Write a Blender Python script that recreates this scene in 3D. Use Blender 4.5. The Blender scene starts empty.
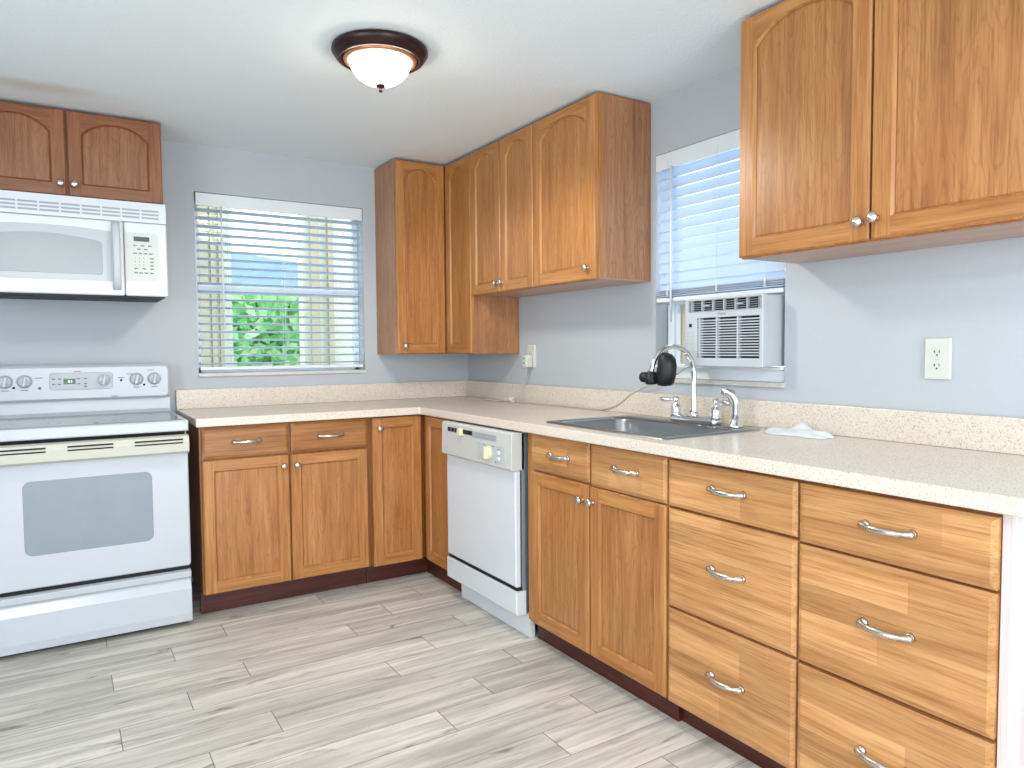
import bpy, math, random
from mathutils import Vector, Matrix
random.seed(7)
S = bpy.context.scene
COL = S.collection
PI = math.pi

# ------------------------------------------------------------------ camera
cd = bpy.data.cameras.new('camera'); cam = bpy.data.objects.new('camera', cd); COL.objects.link(cam)
cd.sensor_fit = 'HORIZONTAL'; cd.sensor_width = 36.0; cd.lens = 716.4854 / 1024 * 36.0
cd.clip_start = 0.05; cd.clip_end = 200
yaw, pitch, roll = -0.5605, -0.0485, -0.0076
fw = Vector((-math.sin(yaw)*math.cos(pitch), math.cos(yaw)*math.cos(pitch), math.sin(pitch)))
rr = Vector((math.cos(yaw), math.sin(yaw), 0)); uu = rr.cross(fw)
r2 = rr*math.cos(roll) + uu*math.sin(roll); u2 = uu*math.cos(roll) - rr*math.sin(roll)
cam.matrix_world = Matrix(((r2.x, u2.x, -fw.x, -2.2095), (r2.y, u2.y, -fw.y, -4.0499), (r2.z, u2.z, -fw.z, 1.2111), (0, 0, 0, 1)))
S.camera = cam

# ------------------------------------------------------------------ exposure, sky, daylight, fill lights
S.view_settings.view_transform = 'Standard'
try: S.view_settings.look = 'None'
except Exception: pass
S.view_settings.gamma = 1.0
S.view_settings.use_curve_mapping = False
S.view_settings.exposure = 0.68
W = bpy.data.worlds.new('sky'); S.world = W; W.use_nodes = True
bg = W.node_tree.nodes['Background']
bg.inputs['Color'].default_value = (0.80, 0.90, 1.0, 1); bg.inputs['Strength'].default_value = 2.2

def area(name, loc, target, sx, sy, power, color):
    l = bpy.data.lights.new(name, 'AREA'); l.shape = 'RECTANGLE'; l.size = sx; l.size_y = sy
    l.energy = power; l.color = color
    o = bpy.data.objects.new(name, l); COL.objects.link(o); o.location = loc
    o.rotation_euler = (Vector(target) - Vector(loc)).to_track_quat('-Z', 'Y').to_euler()
    return o
# area lights: inferred daylight behind the camera, plus an added fill at the left
area('daylight_rear_opening', (-1.75, -6.75, 1.25), (-1.9, 0, 1.5), 2.2, 1.9, 46, (0.93, 0.97, 1.0))
area('left_fill_light', (-4.05, -3.3, 1.35), (0, -3.0, 1.35), 1.7, 1.5, 20, (0.95, 0.98, 1.0))
# added overhead fill light behind the camera, no lamp known there
area('rear_fill_light', (-2.5, -5.0, 2.24), (-2.5, -5.0, 0), .4, .4, 34, (1.0, 0.97, 0.92))

# ------------------------------------------------------------------ materials
def lin(h):
    h = h.lstrip('#'); o = []
    for i in (0, 2, 4):
        c = int(h[i:i+2], 16) / 255
        o.append(c/12.92 if c <= .04045 else ((c+.055)/1.055)**2.4)
    return (o[0], o[1], o[2], 1)
class NT:
    def __init__(s, name):
        s.m = bpy.data.materials.new(name); s.m.use_nodes = True; s.t = s.m.node_tree
        s.t.nodes.clear(); s.out = s.t.nodes.new('ShaderNodeOutputMaterial')
    def n(s, typ, **kw):
        x = s.t.nodes.new(typ)
        for k, v in kw.items():
            if k == 'ins':
                for a, b in v.items():
                    if hasattr(b, 'links') or hasattr(b, 'is_linked'): s.t.links.new(b, x.inputs[a])
                    else: x.inputs[a].default_value = b
            else: setattr(x, k, v)
        return x
    def math(s, op, a, b=0.0, c=None):
        ins = {0: a, 1: b}
        if c is not None: ins[2] = c
        return s.n('ShaderNodeMath', operation=op, ins=ins).outputs[0]
    def mix(s, f, a, b, blend='MIX'):
        return s.n('ShaderNodeMix', data_type='RGBA', blend_type=blend, ins={0: f, 6: a, 7: b}).outputs[2]
    def ramp(s, f, stops):
        x = s.n('ShaderNodeValToRGB', ins={0: f}); e = x.color_ramp.elements
        while len(e) < len(stops): e.new(.5)
        for i, (p, c) in enumerate(stops): e[i].position = p; e[i].color = c
        return x.outputs[0]
    def noise(s, vec, scale, detail=3, rough=.5, dist=0):
        return s.n('ShaderNodeTexNoise', ins={'Vector': vec, 'Scale': scale, 'Detail': detail, 'Roughness': rough, 'Distortion': dist}).outputs[0]
    def coord(s, scale=(1, 1, 1), rand=True):
        v = s.n('ShaderNodeTexCoord').outputs['Object']
        if rand:
            r = s.n('ShaderNodeObjectInfo').outputs['Random']
            k = s.math('MULTIPLY', r, 37.0)
            cb = s.n('ShaderNodeCombineXYZ', ins={0: k, 1: s.math('MULTIPLY', r, 17.0), 2: s.math('MULTIPLY', r, 53.0)}).outputs[0]
            v = s.n('ShaderNodeVectorMath', operation='ADD', ins={0: v, 1: cb}).outputs[0]
        return s.n('ShaderNodeMapping', ins={'Vector': v, 'Scale': scale}).outputs[0]
    def bsdf(s, color, rough=.5, metal=0, bump=None, bstr=.1, bdist=.002, **kw):
        b = s.n('ShaderNodeBsdfPrincipled', ins={'Base Color': color, 'Roughness': rough, 'Metallic': metal})
        for k, v in kw.items(): b.inputs[k.replace('_', ' ')].default_value = v
        if bump is not None:
            bp = s.n('ShaderNodeBump', ins={'Height': bump, 'Strength': bstr, 'Distance': bdist})
            s.t.links.new(bp.outputs[0], b.inputs['Normal'])
        s.t.links.new(b.outputs[0], s.out.inputs[0]); return b

def wood(name, light, mid, dark, axis, boards=False, rough=.33, contrast=1.0, fig=0):
    m = NT(name)
    sc = {'x': (1.0, 16, 16), 'y': (16, 1.0, 16), 'z': (16, 16, 1.0)}[axis]
    v = m.coord(sc)
    big = m.noise(v, .9, 2, .5, .3)
    streak = m.noise(v, 3.2, 3, .6, .2)
    sc2 = {'x': (6, 230, 230), 'y': (230, 6, 230), 'z': (230, 230, 6)}[axis]
    fine = m.noise(m.coord(sc2), 1.0, 3, .65)
    c = m.ramp(m.math('ADD', m.math('MULTIPLY', big, .35), m.math('MULTIPLY', streak, .65)), [(.22, lin(dark)), (.45, lin(mid)), (.64, lin(light))])
    if fig:
        # cathedral figure of rotary-cut veneer: peaked contours repeated across the sheet
        sp0 = m.n('ShaderNodeSeparateXYZ', ins={0: m.coord()})
        X = m.math('ADD', sp0.outputs[0], sp0.outputs[1])
        warp = m.noise(m.coord((1, 1, .5)), 5.0, 2, .5)
        ph = m.math('COSINE', m.math('MULTIPLY', m.math('ADD', X, m.math('MULTIPLY', warp, .05)), 2*PI/fig))
        val = m.math('ADD', m.math('MULTIPLY', ph, 1.3), m.math('ADD', m.math('MULTIPLY', sp0.outputs[2], 9.0), m.math('MULTIPLY', m.noise(m.coord((1, 1, .35)), 9.0, 3, .6), 7.0)))
        r_ = m.math('ABSOLUTE', m.math('SUBTRACT', m.math('FRACT', val), .5))
        ln = m.n('ShaderNodeMapRange', ins={0: r_, 1: .30, 2: .5, 3: 0.0, 4: .42*contrast}).outputs[0]
        c = m.mix(m.math('MULTIPLY', ln, m.n('ShaderNodeMapRange', ins={0: fine, 1: .35, 2: .6, 3: .35, 4: 1.0}).outputs[0]), c, lin(dark))
    pores = m.n('ShaderNodeMapRange', ins={0: fine, 1: .50, 2: .70, 3: 0.0, 4: .62*contrast}).outputs[0]
    c = m.mix(pores, c, lin(dark))
    if boards:
        tc = m.n('ShaderNodeTexCoord').outputs['Object']
        sp = m.n('ShaderNodeSeparateXYZ', ins={0: tc})
        r = m.n('ShaderNodeObjectInfo').outputs['Random']
        row = m.math('FLOOR', m.math('ADD', m.math('DIVIDE', sp.outputs[2], .072), m.math('MULTIPLY', r, 9.3)))
        wn = m.n('ShaderNodeTexWhiteNoise', noise_dimensions='1D', ins={'W': row})
        # a board may be finger-jointed part way along
        xj = m.math('FLOOR', m.math('ADD', m.math('DIVIDE', sp.outputs[0], 1.3), m.math('MULTIPLY', wn.outputs[0], 7.0)))
        wn2 = m.n('ShaderNodeTexWhiteNoise', noise_dimensions='2D', ins={'Vector': m.n('ShaderNodeCombineXYZ', ins={0: row, 1: xj}).outputs[0]})
        tone = m.n('ShaderNodeMapRange', ins={0: wn2.outputs[0], 1: 0.0, 2: 1.0, 3: .80, 4: 1.13}).outputs[0]
        tcol = m.n('ShaderNodeCombineColor', ins={0: tone, 1: m.math('POWER', tone, 1.15), 2: m.math('POWER', tone, 1.35)}).outputs[0]
        c = m.mix(1.0, c, tcol, 'MULTIPLY')
    m.bsdf(c, rough, bump=fine, bstr=.12, bdist=.001)
    return m.m
M = {}
OAK = ('#bb854e', '#a86f3a', '#7c4b1c')
for a in 'xyz': M['oak_'+a] = wood('oak_'+a, *OAK, a)
M['panel_z'] = wood('oak_veneer_panel', '#b8824e', '#a66f3c', '#7c4b20', 'z', fig=.085)
M['side_z'] = wood('oak_side_veneer', '#b4835c', '#a4724c', '#7a4c32', 'z', fig=.16)
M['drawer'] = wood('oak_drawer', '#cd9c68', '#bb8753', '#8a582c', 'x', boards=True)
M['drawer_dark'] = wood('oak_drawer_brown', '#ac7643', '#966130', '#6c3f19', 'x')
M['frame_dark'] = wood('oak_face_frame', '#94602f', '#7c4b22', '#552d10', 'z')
for a in 'xz': M['brown_'+a] = wood('brown_oak_'+a, '#97623f', '#84502f', '#5c341d', a)
M['brown_panel'] = wood('brown_oak_panel', '#93643f' if False else '#9d6b49', '#8a583a', '#623b24', 'z', fig=.11)
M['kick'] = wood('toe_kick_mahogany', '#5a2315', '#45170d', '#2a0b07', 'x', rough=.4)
M['bottom_y'] = wood('lit_bottom_panel', '#c2a08c', '#b5907b', '#93705c', 'x')  # pinkish light on the undersides worked into this wood colour
M['endpanel'] = wood('pale_glare_side', '#d9cccb', '#cec0c0', '#b8a6a6', 'z', rough=.4, contrast=.6)  # pale finish with pinkish glare and bounce light mixed into the colour

def plain(name, col, rough=.5, metal=0, noise_amt=.04, nscale=30, bump=0, **kw):
    m = NT(name); c = lin(col) if isinstance(col, str) else col
    v = m.coord(); nz = m.noise(v, nscale, 3)
    d = (c[0]*(1-noise_amt*2), c[1]*(1-noise_amt*2), c[2]*(1-noise_amt*2), 1)
    m.bsdf(m.mix(nz, d, (min(c[0]*(1+noise_amt), 1), min(c[1]*(1+noise_amt), 1), min(c[2]*(1+noise_amt), 1), 1)), rough, metal,
           bump=nz if bump else None, bstr=bump, **kw)
    return m.m
M['wall'] = plain('wall_paint', '#b5bbc1', .75, nscale=90, bump=.12, noise_amt=.02)
def ceiling_mat():
    m = NT('ceiling_texture_paint'); v = m.coord(rand=False)
    nz = m.noise(v, 95, 3, .6); c = m.mix(nz, lin('#e2ebf0'), lin('#eaf2f6'))
    # an old water stain above the brown cabinet
    st = m.n('ShaderNodeVectorMath', operation='LENGTH', ins={0: m.n('ShaderNodeMapping', vector_type='TEXTURE', ins={'Vector': v, 'Location': (-2.28, -.55, 2.281), 'Scale': (.34, .11, 1)}).outputs[0]}).outputs['Value']
    st = m.math('ADD', st, m.math('MULTIPLY', m.noise(v, 9, 3), .5))
    k = m.n('ShaderNodeMapRange', interpolation_type='SMOOTHSTEP', ins={0: st, 1: .3, 2: 1.3, 3: .45, 4: 0.0}).outputs[0]
    m.bsdf(m.mix(k, c, lin('#b8a888')), .85, bump=nz, bstr=.5, bdist=.003); return m.m
M['ceiling'] = ceiling_mat()
M['ceiling_plain'] = plain('ceiling_paint', '#e2eaed', .85, nscale=110, bump=.35, noise_amt=.03)
M['white'] = plain('appliance_enamel', '#bcc1c7', .22, noise_amt=.01)
M['white_bright'] = plain('lifted_enamel', '#d3d9df', .22, noise_amt=.01)  # enamel colour lifted for fronts the lights reach less
M['white2'] = plain('appliance_white_matt', '#babfc3', .4, noise_amt=.01)
M['bisque'] = plain('bisque_plastic', '#c3c2b6', .4, noise_amt=.01)
M['console'] = plain('console_plastic', '#c4c6c2', .4, noise_amt=.01)
M['cream'] = plain('cream_knob_plastic', '#dcd6b0', .35, noise_amt=.01)
M['greyplastic'] = plain('grey_plastic', '#9aa2a8', .5)
M['ink'] = plain('printed_grey_ink', '#6c7378', .6)
M['darkgap'] = plain('dark_gap', '#101214', .7)
M['black'] = plain('black_plastic', '#08080a', .5)
M['slot'] = plain('dark_grille', '#1b1d22', .6)
M['chrome'] = plain('chrome', '#e8eaec', .10, 1.0, .01)
M['nickel'] = plain('brushed_nickel', '#cfcbc4', .26, 1.0, .02)
M['steel'] = plain('stainless_steel', '#a9adb0', .28, 1.0, .04, 12)
M['bronze'] = plain('dark_bronze', '#2a1213', .35, .35, .05)
M['copper'] = plain('copper_ring', '#c98a6a', .3, .7, .05)
M['ovenglass'] = plain('oven_window_glass', '#87939a', .12, 0, .05, 8)
M['mwglass'] = plain('microwave_window_mesh', '#959fa2', .25, 0, .05, 200)
M['mwsurround'] = plain('microwave_window_surround', '#b0b7bb', .25, 0, .02)
M['cooktop'] = plain('ceramic_cooktop', '#6f777c', .06, 0, .10, 260)
M['burner'] = plain('cooktop_ring_print', '#8f989e', .12, 0, .05)
M['outletw'] = plain('outlet_white', '#cfd1cb', .35, 0, .01)
M['cloth'] = plain('white_cloth', '#d4d6d8', .95, 0, .02, 60, .3)
M['cord'] = plain('white_cord', '#bcb8ae', .5)
M['greycord'] = plain('grey_cord', '#8f8c88', .5)
M['marble'] = plain('marble_sill', '#cfcdc8', .35, 0, .15, 14)
M['vinyl'] = plain('window_vinyl', '#dfe6ea', .35, 0, .01)
M['porch'] = plain('porch_stucco', '#d2cebc', .9, 0, .04, 20)
M['porchbrown'] = plain('tan_shutter', '#b9ab90', .8, 0, .05)
M['roofblue'] = plain('blue_grey_roof', '#8fa6d0', .8, 0, .15, 3)
M['ground'] = plain('porch_ground', '#b5b09c', .9, 0, .06, 8)
M['rubber'] = plain('grey_gasket', '#7d8388', .6)

def slatmat():
    m = NT('blind_slat_white')
    v = m.coord(); nz = m.noise(v, 20, 2)
    c = m.mix(nz, lin('#e4e9ec'), lin('#eef2f4'))
    b = m.bsdf(c, .4)
    tr = m.n('ShaderNodeBsdfTranslucent', ins={0: lin('#bcd6ef')})  # bluish tint puts the cool daylight into the white slats
    mx = m.n('ShaderNodeMixShader', ins={0: .45, 1: b.outputs[0], 2: tr.outputs[0]})
    m.t.links.new(mx.outputs[0], m.out.inputs[0]); return m.m
M['slat'] = slatmat()
def glassmat():
    m = NT('window_glass')
    fr = m.n('ShaderNodeFresnel', ins={0: 1.45})
    a = m.n('ShaderNodeBsdfTransparent', ins={0: (.93, .97, .97, 1)}); g = m.n('ShaderNodeBsdfGlossy', ins={1: .02})
    bf = m.n('ShaderNodeNewGeometry').outputs['Backfacing']
    k = m.math('MULTIPLY', fr.outputs[0], m.math('SUBTRACT', 1.0, bf))
    mx = m.n('ShaderNodeMixShader', ins={0: k, 1: a.outputs[0], 2: g.outputs[0]})
    m.t.links.new(mx.outputs[0], m.out.inputs[0]); return m.m
M['glass'] = glassmat()
def emis(name, col, st, base='#ffffff'):
    m = NT(name); b = m.bsdf(lin(base), .3)
    nz = m.noise(m.coord(), 9, 3, .6, .8)
    b.inputs['Emission Strength'].default_value = st
    m.t.links.new(m.mix(nz, lin(col), (1, .97, .9, 1)), b.inputs['Emission Color']); return m.m
M['bowl'] = emis('alabaster_glass_bowl', '#ffe9c4', 13)
M['leddigits'] = emis('green_digits', '#3fe06a', 1.2, '#0d5a25')
M['ledback'] = plain('green_display', '#0f4a22', .25)
M['lcd'] = plain('dark_display', '#3d4a55', .2)

def counter_mat():
    m = NT('speckled_laminate'); v = m.coord(rand=False)
    n1 = m.noise(v, 200, 3, .65); n2 = m.noise(v, 330, 2, .6); n3 = m.noise(v, 5, 2)
    c = m.mix(n3, lin('#d5cabb'), lin('#dcd4c8'))
    f1 = m.n('ShaderNodeMapRange', ins={0: n1, 1: .53, 2: .64, 3: 0.0, 4: .66}).outputs[0]
    c = m.mix(f1, c, lin('#a08c72'))
    f2 = m.n('ShaderNodeMapRange', ins={0: n2, 1: .60, 2: .68, 3: 0.0, 4: .5}).outputs[0]
    c = m.mix(f2, c, lin('#f4eee0'))
    m.bsdf(c, .26); return m.m
M['counter'] = counter_mat()

def floor_mat():
    m = NT('wood_look_plank_tile')
    tc = m.n('ShaderNodeTexCoord').outputs['Object']; sp = m.n('ShaderNodeSeparateXYZ', ins={0: tc})
    v = m.math('DIVIDE', m.math('SUBTRACT', -.71, sp.outputs[1]), .1515)
    k = m.math('FLOOR', v); fv = m.math('FRACT', v)
    mm = m.math('FLOORED_MODULO', k, 3.0)
    t = m.math('DIVIDE', m.math('ADD', m.math('ADD', sp.outputs[0], .74), m.math('MULTIPLY', mm, .22)), .91)
    ix = m.math('FLOOR', t); ft = m.math('FRACT', t)
    wn = m.n('ShaderNodeTexWhiteNoise', noise_dimensions='2D', ins={'Vector': m.n('ShaderNodeCombineXYZ', ins={0: k, 1: ix}).outputs[0]})
    rnd = wn.outputs[0]
    off = m.n('ShaderNodeCombineXYZ', ins={0: m.math('MULTIPLY', rnd, 40.0), 1: m.math('MULTIPLY', rnd, 23.0), 2: 0.0}).outputs[0]
    vv = m.n('ShaderNodeVectorMath', operation='ADD', ins={0: tc, 1: off}).outputs[0]
    s1 = m.noise(m.n('ShaderNodeMapping', ins={'Vector': vv, 'Scale': (1.3, 19, 1)}).outputs[0], 1.0, 3, .55, .6)
    s2 = m.noise(m.n('ShaderNodeMapping', ins={'Vector': vv, 'Scale': (5, 80, 1)}).outputs[0], 1.0, 4, .6, .3)
    s3 = m.noise(m.n('ShaderNodeMapping', ins={'Vector': vv, 'Scale': (3.2, 16, 1)}).outputs[0], 1.0, 3, .55, 1.2)
    c = m.ramp(s1, [(.30, lin('#a8a5a0')), (.46, lin('#c0bcb4')), (.60, lin('#d7d2c8')), (.78, lin('#e4dfd5'))])
    tone = m.n('ShaderNodeMapRange', ins={0: rnd, 1: 0.0, 2: 1.0, 3: .86, 4: 1.08}).outputs[0]
    c = m.mix(1.0, c, m.n('ShaderNodeCombineColor', ins={0: tone, 1: tone, 2: tone}).outputs[0], 'MULTIPLY')
    c = m.mix(m.n('ShaderNodeMapRange', ins={0: s2, 1: .54, 2: .68, 3: 0.0, 4: .55}).outputs[0], c, lin('#8f877b'))
    c = m.mix(m.n('ShaderNodeMapRange', ins={0: s3, 1: .62, 2: .74, 3: 0.0, 4: .85}).outputs[0], c, lin('#6f665b'))
    e1 = m.math('MINIMUM', fv, m.math('SUBTRACT', 1.0, fv)); e2 = m.math('MINIMUM', ft, m.math('SUBTRACT', 1.0, ft))
    g1 = m.math('LESS_THAN', e1, .010); g2 = m.math('LESS_THAN', e2, .0018)
    g = m.math('MAXIMUM', m.math('MULTIPLY', g1, .7), m.math('MULTIPLY', g2, .85))
    c = m.mix(g, c, lin('#5d564e'))
    m.bsdf(c, .42, bump=g, bstr=-.2); return m.m
M['floor'] = floor_mat()
def leafmat():
    m = NT('hedge_leaves'); r = m.noise(m.coord(rand=False), 5, 2)
    g = m.n('ShaderNodeNewGeometry')
    c = m.ramp(g.outputs['Random Per Island'], [(0, lin('#5fae66')), (.5, lin('#9edb9c')), (1, lin('#e4f7d4'))])
    b = m.bsdf(c, .5); tr = m.n('ShaderNodeBsdfTranslucent', ins={0: lin('#8fe06a')})
    mx = m.n('ShaderNodeMixShader', ins={0: .35, 1: b.outputs[0], 2: tr.outputs[0]})
    m.t.links.new(mx.outputs[0], m.out.inputs[0]); return m.m
M['leaf'] = leafmat()

# ------------------------------------------------------------------ mesh helpers
# local frame of every thing: x to the right along its wall, y into the wall, z up; depth w = -y
class MB:
    def __init__(s): s.v = []; s.f = []; s.m = []; s.sm = []
    def face(s, pts, mi=0, smooth=False):
        b = len(s.v); s.v += [tuple(p) for p in pts]; s.f.append(list(range(b, b+len(pts)))); s.m.append(mi); s.sm.append(smooth)
    def add(s, vs, fs, mi=0, smooth=False):
        b = len(s.v); s.v += [tuple(p) for p in vs]
        for f in fs: s.f.append([b+i for i in f]); s.m.append(mi); s.sm.append(smooth)
    def box(s, u0, u1, w0, w1, z0, z1, mi=0):      # w = depth out of the wall
        y0, y1 = -w1, -w0
        vs = [(u0, y0, z0), (u1, y0, z0), (u1, y1, z0), (u0, y1, z0), (u0, y0, z1), (u1, y0, z1), (u1, y1, z1), (u0, y1, z1)]
        s.add(vs, [(0, 3, 2, 1), (4, 5, 6, 7), (0, 1, 5, 4), (1, 2, 6, 5), (2, 3, 7, 6), (3, 0, 4, 7)], mi)
    def loops(s, rings, mi=0, smooth=False, cap0=True, cap1=True, closed=True):
        n = len(rings[0]); b = len(s.v)
        for r in rings: s.v += [tuple(p) for p in r]
        for i in range(len(rings)-1):
            for j in range(n if closed else n-1):
                k = (j+1) % n
                s.f.append([b+i*n+j, b+i*n+k, b+(i+1)*n+k, b+(i+1)*n+j]); s.m.append(mi); s.sm.append(smooth)
        if cap0: s.f.append([b+j for j in range(n)][::-1]); s.m.append(mi); s.sm.append(False)
        if cap1: s.f.append([b+(len(rings)-1)*n+j for j in range(n)]); s.m.append(mi); s.sm.append(False)
    def lathe(s, c, axis, prof, n=24, mi=0, smooth=True):   # prof: (radius, distance along axis)
        a = Vector(axis).normalized(); t = a.orthogonal().normalized(); b = a.cross(t); c = Vector(c)
        rings = [[c + a*h + (t*math.cos(2*PI*j/n) + b*math.sin(2*PI*j/n))*max(r, 1e-5) for j in range(n)] for r, h in prof]
        s.loops(rings, mi, smooth, prof[0][0] > 1e-4, prof[-1][0] > 1e-4)
    def tube(s, pts, rad, n=10, mi=0, cap=True):
        pts = [Vector(p) for p in pts]; N = len(pts)
        rs = rad if isinstance(rad, (list, tuple)) else [rad]*N
        t0 = (pts[1]-pts[0]).normalized(); nrm = t0.orthogonal().normalized(); rings = []
        for i, p in enumerate(pts):
            t = (pts[min(i+1, N-1)] - pts[max(i-1, 0)]).normalized()
            nrm = (nrm - t*nrm.dot(t)).normalized(); bb = t.cross(nrm)
            rings.append([p + (nrm*math.cos(2*PI*j/n) + bb*math.sin(2*PI*j/n))*rs[i] for j in range(n)])
        s.loops(rings, mi, True, cap, cap)
    def plate(s, out, w0, w1, ch=0.0, mi=0, mfront=None, inset=None):
        # outline (u,z) loop ccw, extruded from depth w0 to w1 with a chamfer ch on the front edge
        n = len(out)
        cu = sum(p[0] for p in out)/n; cz = sum(p[1] for p in out)/n
        rings = [[(u, -w0, z) for u, z in out], [(u, -(w1-ch), z) for u, z in out]]
        last = out
        if ch > 0:
            last = inset if inset else off(out, ch)
            rings.append([(u, -w1, z) for u, z in last])
        s.loops(rings, mi, False, True, False)
        s.face([(u, -w1, z) for u, z in last], mi if mfront is None else mfront)
    def build(s, name, mat, parent=None, kind=None, bevel=0, label=None, seg=2, matrix=None):
        me = bpy.data.meshes.new(name)
        o3 = ORG.get(parent, (0, 0, 0)) if parent is not None else (0, 0, 0)
        vs = s.v if matrix is None else [matrix @ Vector(v) for v in s.v]
        me.from_pydata([(v[0]-o3[0], v[1]-o3[1], v[2]-o3[2]) for v in vs], [], s.f)
        mats = mat if isinstance(mat, (list, tuple)) else [mat]
        for x in mats: me.materials.append(M[x] if isinstance(x, str) else x)
        for p, mi, sm in zip(me.polygons, s.m, s.sm): p.material_index = mi; p.use_smooth = sm
        me.validate(); me.update()
        o = bpy.data.objects.new(name, me); COL.objects.link(o)
        if parent is not None: o.parent = parent; ORG[o] = o3
        if bevel:
            import bmesh
            bm = bmesh.new(); bm.from_mesh(me); bmesh.ops.remove_doubles(bm, verts=bm.verts, dist=1e-5); bm.to_mesh(me); bm.free()
            b = o.modifiers.new('bevel', 'BEVEL'); b.width = bevel; b.segments = seg; b.limit_method = 'ANGLE'; b.angle_limit = .6; b.harden_normals = False
        if kind: o['kind'] = kind
        if label: o['label'] = label
        return o
ORG = {}
def off(loop, d):     # inward offset of a ccw convex-ish loop
    n = len(loop); res = []
    for i in range(n):
        p0, p1, p2 = Vector(loop[i-1]), Vector(loop[i]), Vector(loop[(i+1) % n])
        e1 = (p1-p0).normalized(); e2 = (p2-p1).normalized()
        n1 = Vector((-e1.y, e1.x)); n2 = Vector((-e2.y, e2.x)); b = n1+n2
        b = b/max(b.dot(n1), .2) if b.length > 1e-6 else n1
        res.append((p1.x+b.x*d, p1.y+b.y*d))
    return res
def rrect(u0, u1, z0, z1, r, n=5):
    o = []
    for cx, cz, a0 in ((u1-r, z0+r, -PI/2), (u1-r, z1-r, 0), (u0+r, z1-r, PI/2), (u0+r, z0+r, PI)):
        for i in range(n+1):
            a = a0+PI/2*i/n; o.append((cx+r*math.cos(a), cz+r*math.sin(a)))
    return o
def rect(u0, u1, z0, z1): return [(u0, z0), (u1, z0), (u1, z1), (u0, z1)]
def thing(name, label, cat, frame='B', u=0, w=0, z=0, group=None):
    o = bpy.data.objects.new(name, None); COL.objects.link(o); o.empty_display_size = .1
    if frame == 'B': o.location = (u, -w, z)
    elif frame == 'R': o.location = (-w, -u, z); o.rotation_euler = (0, 0, -PI/2)
    o['label'] = label; o['category'] = cat
    if group: o['group'] = group
    ORG[o] = (u, -w, z)
    return o
def tag(o, label, cat, group=None):
    o['label'] = label; o['category'] = cat
    if group: o['group'] = group
    return o
def slab(xs, ys, inside, c0, c1, axes='xyz'):
    # cells of a grid, thickness c0..c1 ; axes gives which coordinate a, b and c are
    mb = MB(); ia = ['xyz'.index(k) for k in axes]
    def P(a, b, c):
        q = [0, 0, 0]; q[ia[0]] = a; q[ia[1]] = b; q[ia[2]] = c; return tuple(q)
    I = lambda i, j: 0 <= i < len(xs)-1 and 0 <= j < len(ys)-1 and inside((xs[i]+xs[i+1])/2, (ys[j]+ys[j+1])/2)
    for i in range(len(xs)-1):
        for j in range(len(ys)-1):
            if not I(i, j): continue
            a0, a1, b0, b1 = xs[i], xs[i+1], ys[j], ys[j+1]
            mb.face([P(a0, b0, c1), P(a1, b0, c1), P(a1, b1, c1), P(a0, b1, c1)]); mb.face([P(a0, b1, c0), P(a1, b1, c0), P(a1, b0, c0), P(a0, b0, c0)])
            if not I(i-1, j): mb.face([P(a0, b0, c0), P(a0, b0, c1), P(a0, b1, c1), P(a0, b1, c0)])
            if not I(i+1, j): mb.face([P(a1, b0, c0), P(a1, b1, c0), P(a1, b1, c1), P(a1, b0, c1)])
            if not I(i, j-1): mb.face([P(a0, b0, c0), P(a1, b0, c0), P(a1, b0, c1), P(a0, b0, c1)])
            if not I(i, j+1): mb.face([P(a0, b1, c0), P(a0, b1, c1), P(a1, b1, c1), P(a1, b1, c0)])
    import bmesh
    me = bpy.data.meshes.new('t'); me.from_pydata(mb.v, [], mb.f); bm = bmesh.new(); bm.from_mesh(me)
    bmesh.ops.remove_doubles(bm, verts=bm.verts, dist=1e-5); bmesh.ops.recalc_face_normals(bm, faces=bm.faces)
    out = MB(); out.v = [tuple(v.co) for v in bm.verts]; out.f = [[v.index for v in f.verts] for f in bm.faces]
    out.m = [0]*len(out.f); out.sm = [False]*len(out.f); bm.free(); bpy.data.meshes.remove(me)
    return out

CEIL = 2.281
# ------------------------------------------------------------------ room shell
XL, YB = -4.0, -6.7
slab([XL-.12, .14], [YB-.12, .14], lambda a, b: True, -.08, 0).build('floor', 'floor', kind='structure')
slab([XL-.12, .14], [YB-.12, .14], lambda a, b: True, CEIL, CEIL+.08).build('ceiling', 'ceiling', kind='structure')
W1 = (-1.604, -.692, 1.095, 2.040)     # x0 x1 z0 z1
W2 = (-2.381, -1.718, 1.080, 2.043)    # y0 y1 z0 z1
slab([XL-.12, W1[0], W1[1], .14], [0, W1[2], W1[3], CEIL], lambda a, b: not (W1[0] < a < W1[1] and W1[2] < b < W1[3]), .0, .14, 'xzy').build('wall_back', 'wall', kind='structure')
slab([YB-.12, W2[0], W2[1], 0], [0, W2[2], W2[3], CEIL], lambda a, b: not (W2[0] < a < W2[1] and W2[2] < b < W2[3]), .0, .14, 'yzx').build('wall_right', 'wall', kind='structure')
slab([YB-.12, -4.2, -2.4, 0], [0, .55, 2.1, CEIL], lambda a, b: not (-4.2 < a < -2.4 and .55 < b < 2.1), XL-.12, XL, 'yzx').build('wall_left', 'wall', kind='structure')
slab([XL, -2.85, -.25, 0], [0, 2.2, CEIL], lambda a, b: not (-2.85 < a < -.25 and b < 2.2), YB-.12, YB, 'xzy').build('wall_front', 'wall', kind='structure')

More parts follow.
